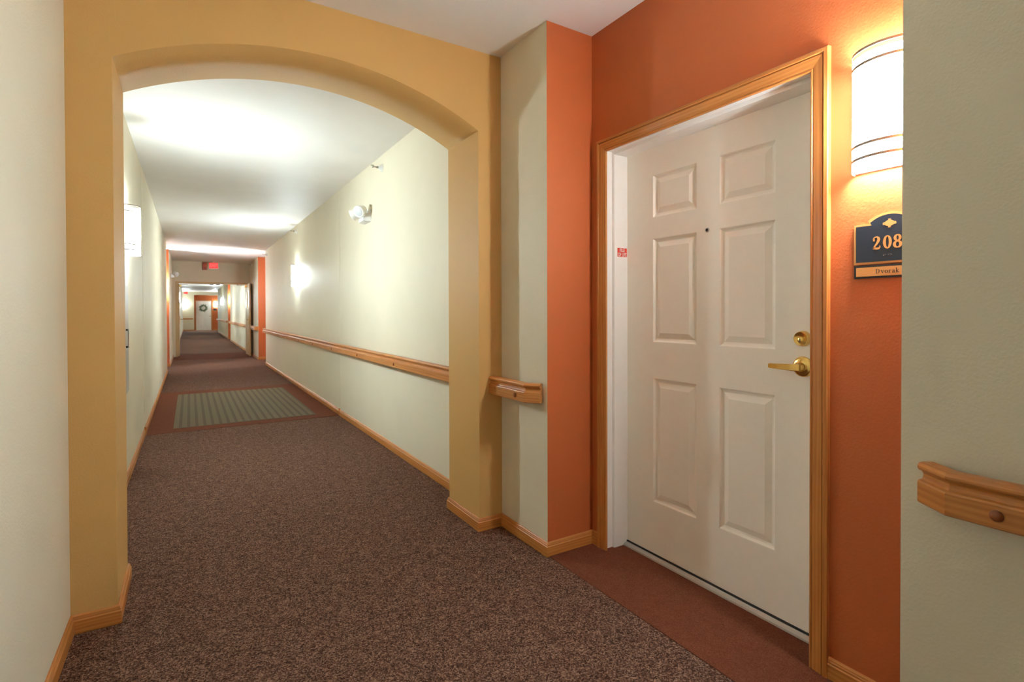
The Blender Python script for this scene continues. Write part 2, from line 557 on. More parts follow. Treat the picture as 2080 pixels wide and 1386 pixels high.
# leaf: stiles and rails, with six panels let in
LY0, LY1, LZ0, LZ1 = 0.979, 2.028, 0.024, 2.054
cols = [(1.200, 1.457), (1.575, 1.840)]
rows = [(0.282, 0.901), (1.079, 1.594), (1.697, 1.909)]
ys = [LY0, cols[0][0], cols[0][1], cols[1][0], cols[1][1], LY1]
zs = [LZ0] + [z for r in rows for z in r] + [LZ1]
lf = MB()
for a in range(5):
    for b in range(len(zs) - 1):
        if a in (1, 3) and b in (1, 3, 5): continue
        lf.poly([(XW, ys[a], zs[b]), (XW, ys[a+1], zs[b]), (XW, ys[a+1], zs[b+1]), (XW, ys[a], zs[b+1])], 'doorwhite')
lf.box(XW + 0.012, XW + 0.044, LY0, LY1, LZ0, LZ1, 'doorwhite')
for (ya, yb) in ((LY0, LY0), (LY1, LY1)):
    lf.poly([(XW, ya, LZ0), (XW + 0.012, ya, LZ0), (XW + 0.012, ya, LZ1), (XW, ya, LZ1)], 'doorwhite')
for z in (LZ0, LZ1):
    lf.poly([(XW, LY0, z), (XW + 0.012, LY0, z), (XW + 0.012, LY1, z), (XW, LY1, z)], 'doorwhite')
leaf = lf.build('door_leaf', d1, merge=False)
RINGS = [(0, 0.0), (0.003, 0.0008), (0.006, 0.0055), (0.011, 0.0095), (0.018, 0.0118), (0.021, 0.0118), (0.044, 0.0030), (0.046, 0.0022)]
for (y0, y1) in cols:
    for (z0, z1) in rows:
        pb = MB()
        loops = [[(XW + d, y0 + i, z0 + i), (XW + d, y1 - i, z0 + i), (XW + d, y1 - i, z1 - i), (XW + d, y0 + i, z1 - i)] for i, d in RINGS]
        pb.grid(loops, 'doorwhite', True, False)
        pb.poly(loops[-1], 'doorwhite')
        pb.build('panel', leaf)
MB().lathe([(0.0105, 0), (0.0105, 0.003), (0.008, 0.0045), (0.0065, 0.0045)], 'steel', (XW + 0.001, 1.518, 1.594), (-1, 0, 0), 20).lathe([(0.0062, 0), (0.0062, 0.0052)], 'rubber', (XW, 1.518, 1.594), (-1, 0, 0), 16).build('peephole', d1)
th = MB()
tp = [(1.932, 0.0), (1.935, 0.010), (1.948, 0.016), (1.951, 0.0145), (1.954, 0.0175), (1.959, 0.0175), (1.961, 0.015), (2.03, 0.015), (2.03, 0.0)]
th.prism([(x, 0.9715, z) for x, z in tp], (0, 1.06, 0), 'steel').build('threshold', d1)
MB().box(1.957, 1.975, LY0, LY1, 0.015, 0.0245, 'rubber').build('door_sweep', d1)
# deadbolt and lever
db = MB().lathe([(0.030, 0), (0.030, 0.004), (0.0285, 0.012), (0.0265, 0.020), (0.0255, 0.022), (0.0245, 0.020), (0.0005, 0.020)], 'brass', (XW, 1.090, 1.128), (-1, 0, 0), 28).build('deadbolt', d1)
MB().lathe([(0.0115, 0), (0.0115, 0.0225), (0.0105, 0.0235), (0.0005, 0.0235)], 'brass', (XW, 1.090, 1.124), (-1, 0, 0), 20).build('key_cylinder', db)
MB().box(XW - 0.0245, XW - 0.02, 1.0885, 1.0915, 1.116, 1.128, 'rubber').build('keyhole', db)
lv = MB().lathe([(0.039, 0), (0.039, 0.003), (0.036, 0.009), (0.030, 0.012), (0.016, 0.013), (0.0150, 0.016), (0.0150, 0.040), (0.013, 0.042), (0.0005, 0.042)], 'brass', (XW, 1.090, 1.022), (-1, 0, 0), 28).build('lever_handle', d1)
lev = MB()
secs = []
for t, hy, hz, dx in ((0.0, 0, 0.0135, 0.042), (0.018, 0, 0.0135, 0.050), (0.03, 0, 0.0125, 0.053), (0.08, 0, 0.0105, 0.054), (0.112, 0, 0.0095, 0.0535), (0.117, 0, 0.008, 0.053)):
    y = 1.078 + t
    x0, x1 = XW - dx - 0.005, XW - dx + 0.005
    if t == 0: x0, x1 = XW - 0.052, XW - 0.028
    z = 1.021
    secs.append([(x0, y, z - hz * 0.75), (x0 + 0.003, y, z - hz), (x1, y, z - hz), (x1 + 0.001, y, z), (x1, y, z + hz), (x0 + 0.003, y, z + hz), (x0, y, z + hz * 0.75)])
lev.grid(secs, 'brass', True, False)
lev.poly(secs[0], 'brass'); lev.poly(secs[-1], 'brass')
lev.build('lever', lv)

# sticker on the jamb
stk = thing('sticker', (1.926, SI1 - 0.0003, 1.541), 'small red sticker reading FILE OF LIFE on white door jamb', 'sticker')
MB().box(1.893, 1.959, SI1 - 0.0006, SI1 + 0.0002, 1.5175, 1.5635, 'red').build('backing', stk)
for body, zz, size in (('FILE', 1.5515, 0.0255), ('OF LIFE', 1.5285, 0.0255)):
    me = text_mesh(body, size, 0.0001, 0.0003, 0.85 if body == 'FILE' else 0.70)
    me.materials.clear(); me.materials.append(M['plastic'])
    me.transform(Matrix.Translation((1.926, SI1 - 0.0007, zz)) @ Matrix.Rotation(math.pi/2, 4, 'X'))
    link('lettering', me, stk)

# ------------------------------------------------------------------ room sign
SYC, SZ0 = 0.745, 1.334
sg = thing('room_sign', (XD, SYC, SZ0), 'navy and gold room sign numbered 208 under the bright sconce', 'sign')
def S(a, b, n): return (XD - n, SYC - a, SZ0 + b)
def outline(inset):
    w_, sh, top = 0.100 - inset, 0.1705 - inset, 0.199 - inset
    aw = 0.0590 - inset
    pts = [(-w_, 0.044 + inset), (w_, 0.044 + inset), (w_, sh), (aw - 0.004, sh), (aw, sh + 0.006), (aw - 0.001, sh + 0.011)]
    n = 16
    sp = aw - 0.003
    z0 = sh + 0.011
    rise = top - z0
    R_ = (sp**2 + rise**2) / (2 * rise)
    for k in range(n + 1):
        x = sp - 2 * sp * k / n
        pts.append((x, top - R_ + math.sqrt(R_**2 - x**2)))
    pts += [(-aw + 0.001, sh + 0.011), (-aw, sh + 0.006), (-aw + 0.004, sh)]
    pts.append((-w_, sh))
    return pts
MB().prism([S(a, b, 0.0) for a, b in outline(0.0)], (-0.006, 0, 0), 'gold').build('border_plate', sg)
MB().prism([S(a, b, 0.0) for a, b in outline(0.0065)], (-0.0075, 0, 0), 'navy').build('face_plate', sg)
MB().prism([S(a, b, 0) for a, b in ((-0.1, 0), (0.1, 0), (0.1, 0.041), (-0.1, 0.041))], (-0.006, 0, 0), 'ink').build('name_holder', sg)
MB().prism([S(a, b, 0) for a, b in ((-0.093, 0.006), (0.093, 0.006), (0.093, 0.034), (-0.093, 0.034))], (-0.0072, 0, 0), 'gold').build('name_strip', sg)

def strokes(mb, glyph, ox, oy, sx, sy, n0, n1, mk):
    """each stroke: list of (x, y, halfwidth); a swelling pen line turned into a thin solid strip"""
    for st in glyph:
        L, R = [], []
        P_ = [Vector((x * sx, y * sy)) for x, y, _ in st]
        for i, (x, y, hw) in enumerate(st):
            a = P_[max(0, i-1)]; b = P_[min(len(P_)-1, i+1)]
            t = (b - a).normalized()
            nrm = Vector((-t.y, t.x)) * hw * sx
            L.append(P_[i] + nrm); R.append(P_[i] - nrm)
        for i in range(len(st) - 1):
            q = [L[i], L[i+1], R[i+1], R[i]]
            mb.poly([S(ox + p.x, oy + p.y, n1) for p in q], mk)
            mb.poly([S(ox + L[i].x, oy + L[i].y, n0), S(ox + L[i+1].x, oy + L[i+1].y, n0), S(ox + L[i+1].x, oy + L[i+1].y, n1), S(ox + L[i].x, oy + L[i].y, n1)], mk)
            mb.poly([S(ox + R[i].x, oy + R[i].y, n0), S(ox + R[i+1].x, oy + R[i+1].y, n0), S(ox + R[i+1].x, oy + R[i+1].y, n1), S(ox + R[i].x, oy + R[i].y, n1)], mk)
def ell(cx, cy, rx, ry, thick, thin, a0=0, a1=360, n=28):
    out = []
    for k in range(n + 1):
        t = math.radians(a0 + (a1 - a0) * k / n)
        out.append((cx + rx * math.cos(t), cy + ry * math.sin(t), thin + (thick - thin) * abs(math.cos(t)) ** 1.5))
    return out
G = {
 '0': [ell(0.33, 0.5, 0.215, 0.455, 0.105, 0.045)],
 '8': [ell(0.33, 0.27, 0.225, 0.225, 0.105, 0.05), ell(0.33, 0.745, 0.185, 0.205, 0.095, 0.045)],
 '2': [[(0.06, 0.72, 0.09), (0.14, 0.72, 0.095), (0.2, 0.71, 0.06)], [(0.07, 0.76, 0.05), (0.13, 0.88, 0.05), (0.24, 0.945, 0.05), (0.36, 0.945, 0.06), (0.46, 0.87, 0.09), (0.485, 0.74, 0.105), (0.43, 0.58, 0.095), (0.32, 0.42, 0.075), (0.2, 0.27, 0.06), (0.10, 0.14, 0.05), (0.07, 0.05, 0.05)],
       [(0.04, 0.09, 0.08), (0.2, 0.10, 0.09), (0.36, 0.07, 0.085), (0.50, 0.09, 0.08), (0.56, 0.12, 0.04)], [(0.57, 0.28, 0.035), (0.56, 0.12, 0.045)]],
}
NH = 0.041
for k, ch in enumerate('208'):
    nb = MB()
    strokes(nb, G[ch], (-0.0465, -0.0175, 0.0095)[k], 0.0875, 0.0365, NH, 0.0075, 0.0086, 'gold')
    nb.build('numeral', sg, merge=False)
def stem(x, y0, y1, hw=0.055): return [(x, y0, hw), (x, y1, hw)]
def serif(x, y, w_=0.14): return [(x - w_, y, 0.022), (x + w_, y, 0.022)]
LT = {
 'D': (0.82, [stem(0.17, 0, 0.72, 0.062), serif(0.15, 0.02), serif(0.15, 0.70), [(0.15, 0.70, 0.022), (0.36, 0.69, 0.028), (0.54, 0.60, 0.05), (0.61, 0.36, 0.068), (0.54, 0.12, 0.05), (0.36, 0.03, 0.028), (0.15, 0.02, 0.022)]]),
 'v': (0.56, [[(0.10, 0.48, 0.058), (0.28, 0.02, 0.05)], [(0.44, 0.48, 0.026), (0.28, 0.02, 0.026)], serif(0.10, 0.475, 0.12), serif(0.45, 0.475, 0.1)]),
 'o': (0.58, [ell(0.28, 0.24, 0.19, 0.225, 0.062, 0.024, n=18)]),
 'r': (0.46, [stem(0.14, 0, 0.48, 0.056), serif(0.15, 0.02), serif(0.10, 0.465, 0.08), [(0.18, 0.34, 0.024), (0.27, 0.45, 0.03), (0.36, 0.43, 0.055), (0.38, 0.38, 0.05)]]),
 'a': (0.56, [stem(0.38, 0.04, 0.36, 0.056), [(0.10, 0.37, 0.055), (0.15, 0.45, 0.035), (0.26, 0.475, 0.026), (0.35, 0.44, 0.04), (0.38, 0.34, 0.056)], [(0.36, 0.30, 0.022), (0.20, 0.25, 0.03), (0.11, 0.13, 0.056), (0.18, 0.03, 0.04), (0.30, 0.05, 0.024), (0.38, 0.12, 0.022)], [(0.38, 0.06, 0.05), (0.44, 0.015, 0.03), (0.50, 0.03, 0.02)]]),
 'k': (0.60, [stem(0.14, 0, 0.76, 0.056), serif(0.14, 0.02, 0.13), serif(0.09, 0.745, 0.09), [(0.17, 0.2, 0.024), (0.42, 0.47, 0.026)], serif(0.43, 0.475, 0.1), [(0.24, 0.26, 0.05), (0.44, 0.02, 0.058)], serif(0.47, 0.02, 0.12)]),
}
cx_ = -0.0385
for ch in 'Dvorak':
    wd, st = LT[ch]
    nb = MB()
    strokes(nb, st, cx_, 0.0135, 0.0184, 0.0190, 0.0072, 0.0077, 'ink')
    nb.build('letter', sg, merge=False)
    cx_ += (wd - 0.005) * 0.0184
# emblem: small cross with a lozenge behind it
em = MB()
em.prism([S(a, b, 0.0075) for a, b in ((-0.018, 0.166), (-0.0155, 0.169), (-0.0135, 0.168), (-0.006, 0.1735), (-0.004, 0.1735), (-0.003, 0.176), (-0.004, 0.1785), (0.004, 0.1785), (0.003, 0.176), (0.004, 0.1735), (0.006, 0.1735), (0.0135, 0.168), (0.0155, 0.169), (0.018, 0.166), (0.018, 0.162), (0.0155, 0.160), (0.0135, 0.161), (0.006, 0.1565), (0.004, 0.1565), (0.003, 0.154), (0.004, 0.1515), (-0.004, 0.1515), (-0.003, 0.154), (-0.004, 0.1565), (-0.006, 0.1565), (-0.0135, 0.161), (-0.0155, 0.160), (-0.018, 0.162))], (-0.001, 0, 0), 'gold')
em.build('emblem', sg)
dots = MB()
for (a, b) in ((-0.0165, 0.064), (-0.0145, 0.064), (-0.0145, 0.066), (-0.0145, 0.068), (-0.010, 0.068), (-0.010, 0.066), (-0.003, 0.066), (-0.001, 0.066), (-0.001, 0.068), (0.0035, 0.068), (0.0035, 0.066), (0.0055, 0.066)):
    dots.lathe([(0.0009, 0), (0.0007, 0.0006), (0.0001, 0.0009)], 'chrome', S(a, b + 0.003, 0.0075), (-1, 0, 0), 8)
dots.build('braille', sg)

# ------------------------------------------------------------------ sconces (local frame: x along the wall, y out of it, z up)
def hell(rx, ry, z, n=28, y0=0.0):
    return [(rx * math.cos(math.pi * k / n), y0 + ry * math.sin(math.pi * k / n), z) for k in range(n + 1)]
SH = 0.365
def make_sconce():
    r = thing('wall_sconce', (0, 0, 0), 'x', 'wall lamp', group='opal half-cylinder sconces along the corridor')
    MB().box(-0.096, 0.096, 0.0, 0.004, 0.004, SH - 0.004, 'white').build('backplate', r, True)
    sh = MB()
    o0, o1 = hell(0.102, 0.088, 0.0), hell(0.102, 0.088, SH - 0.022)
    i0, i1 = hell(0.099, 0.085, 0.0), hell(0.099, 0.085, SH - 0.022)
    sh.grid([o0, o1], 'shell'); sh.grid([i0, i1], 'plastic')
    sh.grid([o0, i0], 'shell', smooth=False); sh.grid([o1, i1], 'shell', smooth=False)
    sh.build('diffuser', r, True)
    for z, h_ in ((0.028, 0.0095), (0.069, 0.0095), (0.312, 0.0095), (SH - 0.009, 0.008)):
        bd = MB()
        a, b = (0.1035, 0.0895), (0.1022, 0.0882)
        A0, A1, B0, B1 = hell(*a, z), hell(*a, z + h_), hell(*b, z), hell(*b, z + h_)
        bd.grid([B0, A0, A1, B1], 'band', smooth=False)
        bd.build('band', r, True)
    for sx in (-1, 1):
        MB().lathe([(0.010, 0.065), (0.010, 0.292), (0.006, 0.298)], 'tube', (sx * 0.03, 0.038, 0), (0, 0, 1), 12).build('lamp_tube', r, True)
    MB().box(-0.042, 0.042, 0.004, 0.026, 0.130, 0.230, 'white').build('lamp_holder', r, True)
    return r
sc0 = make_sconce()
RW, LW, EW = math.pi / 2, -math.pi / 2, math.pi       # facing out of the right, left and end wall
spots = [((XD, SYC, 1.664), RW, 'bright sconce with dark bands on the orange wall above the 208 sign'),
         ((XL, 4.81, 1.664), LW, 'glowing sconce on the left wall just past the arch pier'),
         ((XR, 9.235, 1.664), RW, 'glowing sconce on the right wall above the long handrail'),
         ((XL - DX, L2B - 0.145, 1.664), LW, 'sconce hidden in the left orange recess before the double doors'),
         ((XD, R2A + 0.145, 1.664), RW, 'sconce hidden in the right orange recess before the double doors'),
         ((XL, 19.6, 1.664), LW, 'added unseen sconce lighting the corridor beyond the double doors'),  # added out of view behind the left leaf, only to light the far corridor
         ((XL, 24.0, 1.664), LW, 'second added unseen sconce lighting the corridor beyond the double doors'),  # another lamp put in out of sight to brighten the far floor
         ((XD, R3B - 0.145, 1.664), RW, 'sconce in the narrow orange recess beyond the double doors'),
         ((XR, 31.8, 1.664), RW, 'sconce on the right wall near the far end of the corridor'),
         ((1.56, YEND + 0.28, 1.664), EW, 'small bright sconce right of the far wreath door'),
         ((-0.27, YEND, 1.664), EW, 'small sconce on the cream end wall left of the wreath door'),
         ((4.2, YEND, 1.664), EW, 'sconce around the corner of the far crossing corridor')]
for i, (loc, rz, lab) in enumerate(spots):
    if i == 0:
        sc0.location = loc; sc0.rotation_euler = (0, 0, rz); sc0['label'] = lab
    else:
        copy_thing(sc0, loc, rz, lab)
for ch in sc0.children:
    for sl in ch.material_slots:
        k = {'opal_acrylic': 'shell_near', 'lamp_tube': 'tube_near'}.get(sl.material.name)
        if k:
            sl.link = 'OBJECT'
            sl.material = M[k]

# ------------------------------------------------------------------ handrails
RZ0, RZ1 = 0.770, 0.868
RP = [(0.0, RZ0), (0.037, RZ0), (0.040, RZ0 + 0.003), (0.040, RZ0 + 0.050), (0.038, RZ0 + 0.054), (0.030, RZ0 + 0.057), (0.0265, RZ0 + 0.063), (0.0265, RZ0 + 0.070), (0.030, RZ0 + 0.076), (0.037, RZ0 + 0.079), (0.040, RZ0 + 0.084), (0.040, RZ0 + 0.090), (0.036, RZ0 + 0.096), (0.028, RZ0 + 0.098), (0.004, RZ0 + 0.098), (0.0, RZ0 + 0.094)]
SO = 0.045                                 # stand-off from the wall
RET = 0.060                                # length of a returned end along the wall
def handrail(label, path, plugs, nret=(0, 0)):
    """path: (x, y) points of the rail's back line with the room on its left; plugs: points on the front face and their outward direction"""
    r = thing('handrail', (path[0][0], path[0][1], RZ0), label, 'handrail', group='oak handrails on the corridor walls')
    segs = sweep(RP, [(x, y, 0) for x, y in path], (0, 0, 1), 'oak', random.random() * 5)
    for i, mb in enumerate(segs):
        ret = (i == 0 and nret[0]) or (i == len(segs) - 1 and nret[1])
        mb.build('returned_end' if ret else 'rail', r)
    for (x, y), (dx, dy) in plugs:
        MB().lathe([(0.0125, -0.002), (0.0125, 0.001), (0.0115, 0.0042), (0.008, 0.0072), (0.004, 0.0084), (0.0004, 0.0087)], 'plug', (x + dx * 0.04, y + dy * 0.04, RZ0 + 0.029), (dx, dy, 0), 18).build('wood_plug', r)
        tx, ty = abs(dy) * 0.015, abs(dx) * 0.015
        x0, x1 = sorted((x - dx * SO, x)); y0, y1 = sorted((y - dy * SO, y))
        MB().box(x0 - tx, x1 + tx, y0 - ty, y1 + ty, RZ0 + 0.012, RZ0 + 0.046, 'plug').build('standoff', r)
    return r
BX = XR - SO
RD = (-1, 0)
handrail('short oak handrail between the arch pier and orange corner', [(XR - 0.002, 2.230 - RET), (BX, 2.230), (BX, YA)], [((BX, 2.301), RD)], (1, 0))
handrail('oak handrail on the near cream wall at the right', [(BX, YB), (BX, 0.469), (XR - 0.002, 0.469 + RET)], [((BX, 0.393), RD), ((BX, -0.72), RD), ((BX, -1.83), RD)], (0, 1))
handrail('long oak handrail on the right wall past the arch', [(BX, YA2), (BX, 13.36), (XR - 0.002, 13.36 + RET)], [((BX, 4.2 + 1.115 * k), RD) for k in range(-1, 9)], (0, 1))
handrail('short handrail end beside the open right fire door', [(XR - 0.002, R2B + 0.06), (BX, R2B + 0.06 + RET), (BX, 16.30)], [((BX, 15.5), RD)], (1, 0))
handrail('handrail on the right wall just beyond the double doors', [(BX, YF2), (BX, R3A - 0.14), (XR - 0.002, R3A - 0.08)], [((BX, 18.2 + 1.2 * k), RD) for k in range(6)], (0, 1))
handrail('handrail on the right wall near the far end', [(XR - 0.002, R3B + 0.06), (BX, R3B + 0.12), (BX, YC - 0.14), (XR - 0.002, YC - 0.08)], [((BX, 28.6 + 1.3 * k), RD) for k in range(7)], (1, 1))
handrail('short handrail on the end wall left of the wreath door', [(0.20, YEND - 0.002), (0.14, YEND - SO), (XL, YEND - SO)], [((-0.1, YEND - SO), (0, -1))], (1, 0))

# ------------------------------------------------------------------ inset striped mat
mt = thing('entrance_mat', (0.5665, 7.91, 0), 'olive brown striped walk-off mat inset in rust carpet', 'mat')
MB().box(MX0, MX1, MY0, MY1, -0.01, 0.004, 'matdark').build('backing', mt)
NS = 19
pitch = (MX1 - MX0) / NS
me_rib = None
for k in range(NS):
    x0 = MX0 + pitch * k
    rb = MB().box(x0 + 0.002, x0 + pitch * 0.64, MY0 + 0.002, MY1 - 0.002, 0.002, 0.0065, 'matlight').build('stripe', mt)

# ------------------------------------------------------------------ sprinklers and emergency lights
def make_sprinkler():
    r = thing('sprinkler_head', (0, 0, 0), 'x', 'sprinkler', group='sidewall sprinklers near the ceiling')
    MB().lathe([(0.040, 0), (0.040, 0.002), (0.036, 0.006), (0.022, 0.022), (0.019, 0.034), (0.017, 0.036)], 'plastic', (0, 0, 0), (0, 1, 0), 24).build('escutcheon', r, True)
    MB().lathe([(0.010, 0.03), (0.010, 0.052), (0.0075, 0.054)], 'chrome', (0, 0, 0), (0, 1, 0), 16).build('nozzle', r, True)
    fr = MB()
    for s in (-1, 1):
        fr.prism([(s * 0.009, 0.05, -0.002), (s * 0.013, 0.062, -0.002), (s * 0.011, 0.078, -0.002), (s * 0.003, 0.088, -0.002), (s * 0.001, 0.084, -0.002), (s * 0.008, 0.076, -0.002), (s * 0.0095, 0.063, -0.002), (s * 0.006, 0.05, -0.002)], (0, 0, 0.004), 'chrome')
    fr.build('yoke_arm', r, True)
    MB().lathe([(0.0022, 0.05), (0.0022, 0.085)], 'alarmred', (0, 0, 0), (0, 1, 0), 10).build('bulb', r, True)
    MB().box(-0.013, 0.013, 0.084, 0.092, -0.009, 0.002, 'chrome').box(-0.014, 0.014, 0.078, 0.108, 0.010, 0.012, 'chrome').box(-0.002, 0.002, 0.086, 0.090, 0.0, 0.011, 'chrome').build('deflector', r, True)
    return r
sp0 = make_sprinkler()
for i, (loc, rz, lab) in enumerate([((XR, 4.735, 2.566), RW, 'sprinkler head nearest the arch, above the emergency light'),
        ((XR, 9.25, 2.580), RW, 'sprinkler head on the right wall straight above the far sconce'),
        ((XR, 13.12, 2.560), RW, 'sprinkler head at the far end of the cream right wall'),
        ((XR, 16.50, 2.590), RW, 'sprinkler head on the right wall near the double doors')]):
    if i == 0: sp0.location = loc; sp0.rotation_euler = (0, 0, rz); sp0['label'] = lab
    else: copy_thing(sp0, loc, rz, lab)

def make_emergency():
    r = thing('emergency_light', (0, 0, 0), 'x', 'emergency light', group='twin-head emergency lights')
    b = MB()
    # squat housing, narrower at the front
    A = [(-0.115, 0, -0.066), (0.115, 0, -0.066), (0.115, 0, 0.060), (-0.115, 0, 0.060)]
    Bq = [(-0.100, 0.035, -0.062), (0.100, 0.035, -0.062), (0.100, 0.035, 0.010), (-0.100, 0.035, 0.010)]
    Cq = [(-0.085, 0.070, -0.056), (0.085, 0.070, -0.056), (0.085, 0.070, -0.020), (-0.085, 0.070, -0.020)]
    b.grid([A, Bq, Cq], 'plastic', True, False); b.poly(Cq, 'plastic'); b.poly(A, 'plastic')
    b.build('housing', r, True, bevel=0.004)
    for s in (-1, 1):
        og = Vector((s * 0.100, 0.105, 0.030)); ax = Vector((s * 0.55, 0.72, -0.42)).normalized()
        hd_ = MB().lathe([(0.022, -0.062), (0.040, -0.056), (0.050, -0.016), (0.056, 0.020), (0.057, 0.032), (0.053, 0.032)], 'plastic', og, ax, 24).build('lamp_head', r, True)
        MB().lathe([(0.052, 0.024), (0.052, 0.030), (0.034, 0.036), (0.0005, 0.038)], 'lens', og, ax, 24).build('lens', hd_, True)
        MB().lathe([(0.014, 0.0), (0.014, 0.07)], 'plastic', (s * 0.080, 0.02, 0.005), (s * 0.2, 1, 0.1), 12).build('swivel', r, True)
    MB().lathe([(0.005, 0), (0.005, 0.003), (0.0005, 0.004)], 'rubber', (0.03, 0.06, -0.035), (0, 1, -0.2), 10).build('test_button', r, True)
    return r
e0 = make_emergency()
e0.location = (XR, 5.20, 2.190); e0.rotation_euler = (0, 0, RW); e0['label'] = 'white twin-head emergency light on the right cream wall'
copy_thing(e0, (XL, 16.0, 2.20), LW, 'distant emergency light on the left wall beside the double doors')

# ------------------------------------------------------------------ cabinet on the left wall
cb = thing('wall_cabinet', (XL, 4.58, 0.655), 'slim pale grey wall cabinet mostly hidden behind the left arch pier', 'cabinet')
CY0, CY1, CZ0, CZ1 = 4.36, 4.80, 0.655, 1.462
fr = MB()
fr.box(XL, XL + 0.010, CY0, CY1, CZ0, CZ0 + 0.04, 'greyenamel').box(XL, XL + 0.010, CY0, CY1, CZ1 - 0.04, CZ1, 'greyenamel')
fr.box(XL, XL + 0.010, CY0, CY0 + 0.04, CZ0 + 0.04, CZ1 - 0.04, 'greyenamel').box(XL, XL + 0.010, CY1 - 0.04, CY1, CZ0 + 0.04, CZ1 - 0.04, 'greyenamel')
fr.build('frame', cb)
MB().box(XL, XL + 0.013, CY0 + 0.03, CY1 - 0.03, CZ0 + 0.03, CZ1 - 0.03, 'greyenamel').build('cabinet_door', cb, bevel=0.004)
hn = MB().box(XL + 0.024, XL + 0.030, 4.565, 4.580, 0.985, 1.118, 'steel')
for z in (0.985, 1.106): hn.box(XL + 0.013, XL + 0.026, 4.565, 4.580, z, z + 0.012, 'rubber')
hn.build('handle', cb, merge=False)

# ------------------------------------------------------------------ double doors
d2 = thing('door_2', (0.57, YF, 0), 'pale wooden double fire doors standing open down the corridor', 'door', kind='structure')
fz = FZ
MB().box(FX0, FX0 + 0.05, YF - 0.012, YF2 + 0.012, 0, fz, 'firedoor').build('jamb', d2)
MB().box(FX1 - 0.05, FX1, YF - 0.012, YF2 + 0.012, 0, fz, 'firedoor').build('jamb', d2)
MB().box(FX0 + 0.05, FX1 - 0.05, YF - 0.012, YF2 + 0.012, fz - 0.055, fz, 'firedoor').build('door_head', d2)
def fire_leaf(x0, x1, y0, y1, face, lev_y):
    """leaf standing along the corridor; face = -1 shows its -x side to the room"""
    z0, z1 = 0.012, fz - 0.06
    v0, v1, w0, w1 = y0 + 0.40, y0 + 0.55, 1.36, 1.80
    if lev_y > (y0 + y1) / 2: v0, v1 = y1 - 0.55, y1 - 0.40
    b = MB().box(x0, x1, y0, v0, z0, z1, 'firedoor').box(x0, x1, v1, y1, z0, z1, 'firedoor').box(x0, x1, v0, v1, z0, w0, 'firedoor').box(x0, x1, v0, v1, w1, z1, 'firedoor')
    lfo = b.build('door_leaf', d2, merge=False)
    MB().box((x0 + x1)/2 - 0.003, (x0 + x1)/2 + 0.003, v0, v1, w0, w1, 'glass').build('vision_glass', lfo)
    xf = x0 if face < 0 else x1
    e = 0.008 * face
    bx0, bx1 = sorted((xf, xf + e))
    MB().box(bx0, bx1, v0 - 0.02, v1 + 0.02, w0 - 0.02, w0, 'brass').box(bx0, bx1, v0 - 0.02, v1 + 0.02, w1, w1 + 0.02, 'brass').box(bx0, bx1, v0 - 0.02, v0, w0, w1, 'brass').box(bx0, bx1, v1, v1 + 0.02, w0, w1, 'brass').build('glazing_bead', lfo, merge=False)
    ex0, ex1 = sorted((xf, xf + 0.012 * face))
    MB().box(ex0, ex1, lev_y - 0.035, lev_y + 0.035, 0.90, 1.14, 'brass').build('escutcheon', lfo, bevel=0.004)
    s = 1 if lev_y < (y0 + y1) / 2 else -1
    lb = MB().lathe([(0.011, 0), (0.011, 0.055)], 'brass', (xf, lev_y, 1.04), (face, 0, 0), 14)
    bx0, bx1 = sorted((xf + 0.045 * face, xf + 0.06 * face)); yy0, yy1 = sorted((lev_y - 0.012 * s, lev_y + 0.12 * s))
    lb.box(bx0, bx1, yy0, yy1, 1.028, 1.052, 'brass').build('lever', lfo, merge=False)
    return lfo
LT_ = 0.044
fire_leaf(FX1 - 0.002 - LT_, FX1 - 0.002, YF - 0.90, YF - 0.015, -1, YF - 0.82)
fire_leaf(FX0 + 0.045, FX0 + 0.045 + LT_, YF2 + 0.015, YF2 + 0.90, 1, YF2 + 0.82)
cl = MB().box(1.372, 1.428, YF - 0.38, YF - 0.06, 1.965, 2.03, 'brass').build('door_closer', d2, bevel=0.006)
MB().box(1.20, 1.37, YF - 0.075, YF - 0.055, 2.035, 2.045, 'brassdark').box(1.19, 1.21, YF - 0.07, YF - 0.01, 2.035, 2.06, 'brassdark').build('closer_arm', cl, merge=False)
cl2 = MB().box(FX0 + 0.089, FX0 + 0.14, YF2 + 0.06, YF2 + 0.38, 1.965, 2.03, 'brass').build('door_closer', d2, bevel=0.006)
MB().box(FX0 + 0.11, FX0 + 0.30, YF2 + 0.06, YF2 + 0.08, 2.035, 2.045, 'brassdark').build('closer_arm', cl2)
for x in (0.50, 0.66):
    MB().box(x, x + 0.09, YF + 0.02, YF + 0.06, fz - 0.075, fz - 0.055, 'rubber').build('latch_strike', d2)

# ------------------------------------------------------------------ exit signs, alarm box
def make_exit():
    r = thing('exit_sign', (0, 0, 0), 'x', 'exit sign', group='ceiling-hung exit signs')
    MB().lathe([(0.075, 0.0), (0.072, -0.014), (0.05, -0.02)], 'plastic', (0, 0, 0.0), (0, 0, 1), 24).build('canopy', r, True)
    MB().box(-0.012, 0.012, -0.008, 0.008, -0.05, -0.018, 'plastic').build('stem', r, True)
    MB().box(-0.118, 0.118, -0.018, 0.018, -0.215, -0.045, 'plastic').build('housing', r, True, bevel=0.004)
    MB().box(-0.110, 0.110, 0.0175, 0.020, -0.208, -0.052, 'exitface').build('face', r, True)
    me = text_mesh('EXIT', 0.125, 0.0008, 0.002, 0.72)
    me.materials.clear(); me.materials.append(M['exitletter'])
    me.transform(Matrix.Translation((0, 0.0206, -0.130)) @ Matrix.Rotation(math.pi, 4, 'Z') @ Matrix.Rotation(math.pi/2, 4, 'X'))
    link('lettering', me, r, True)
    return r
x0_ = make_exit()
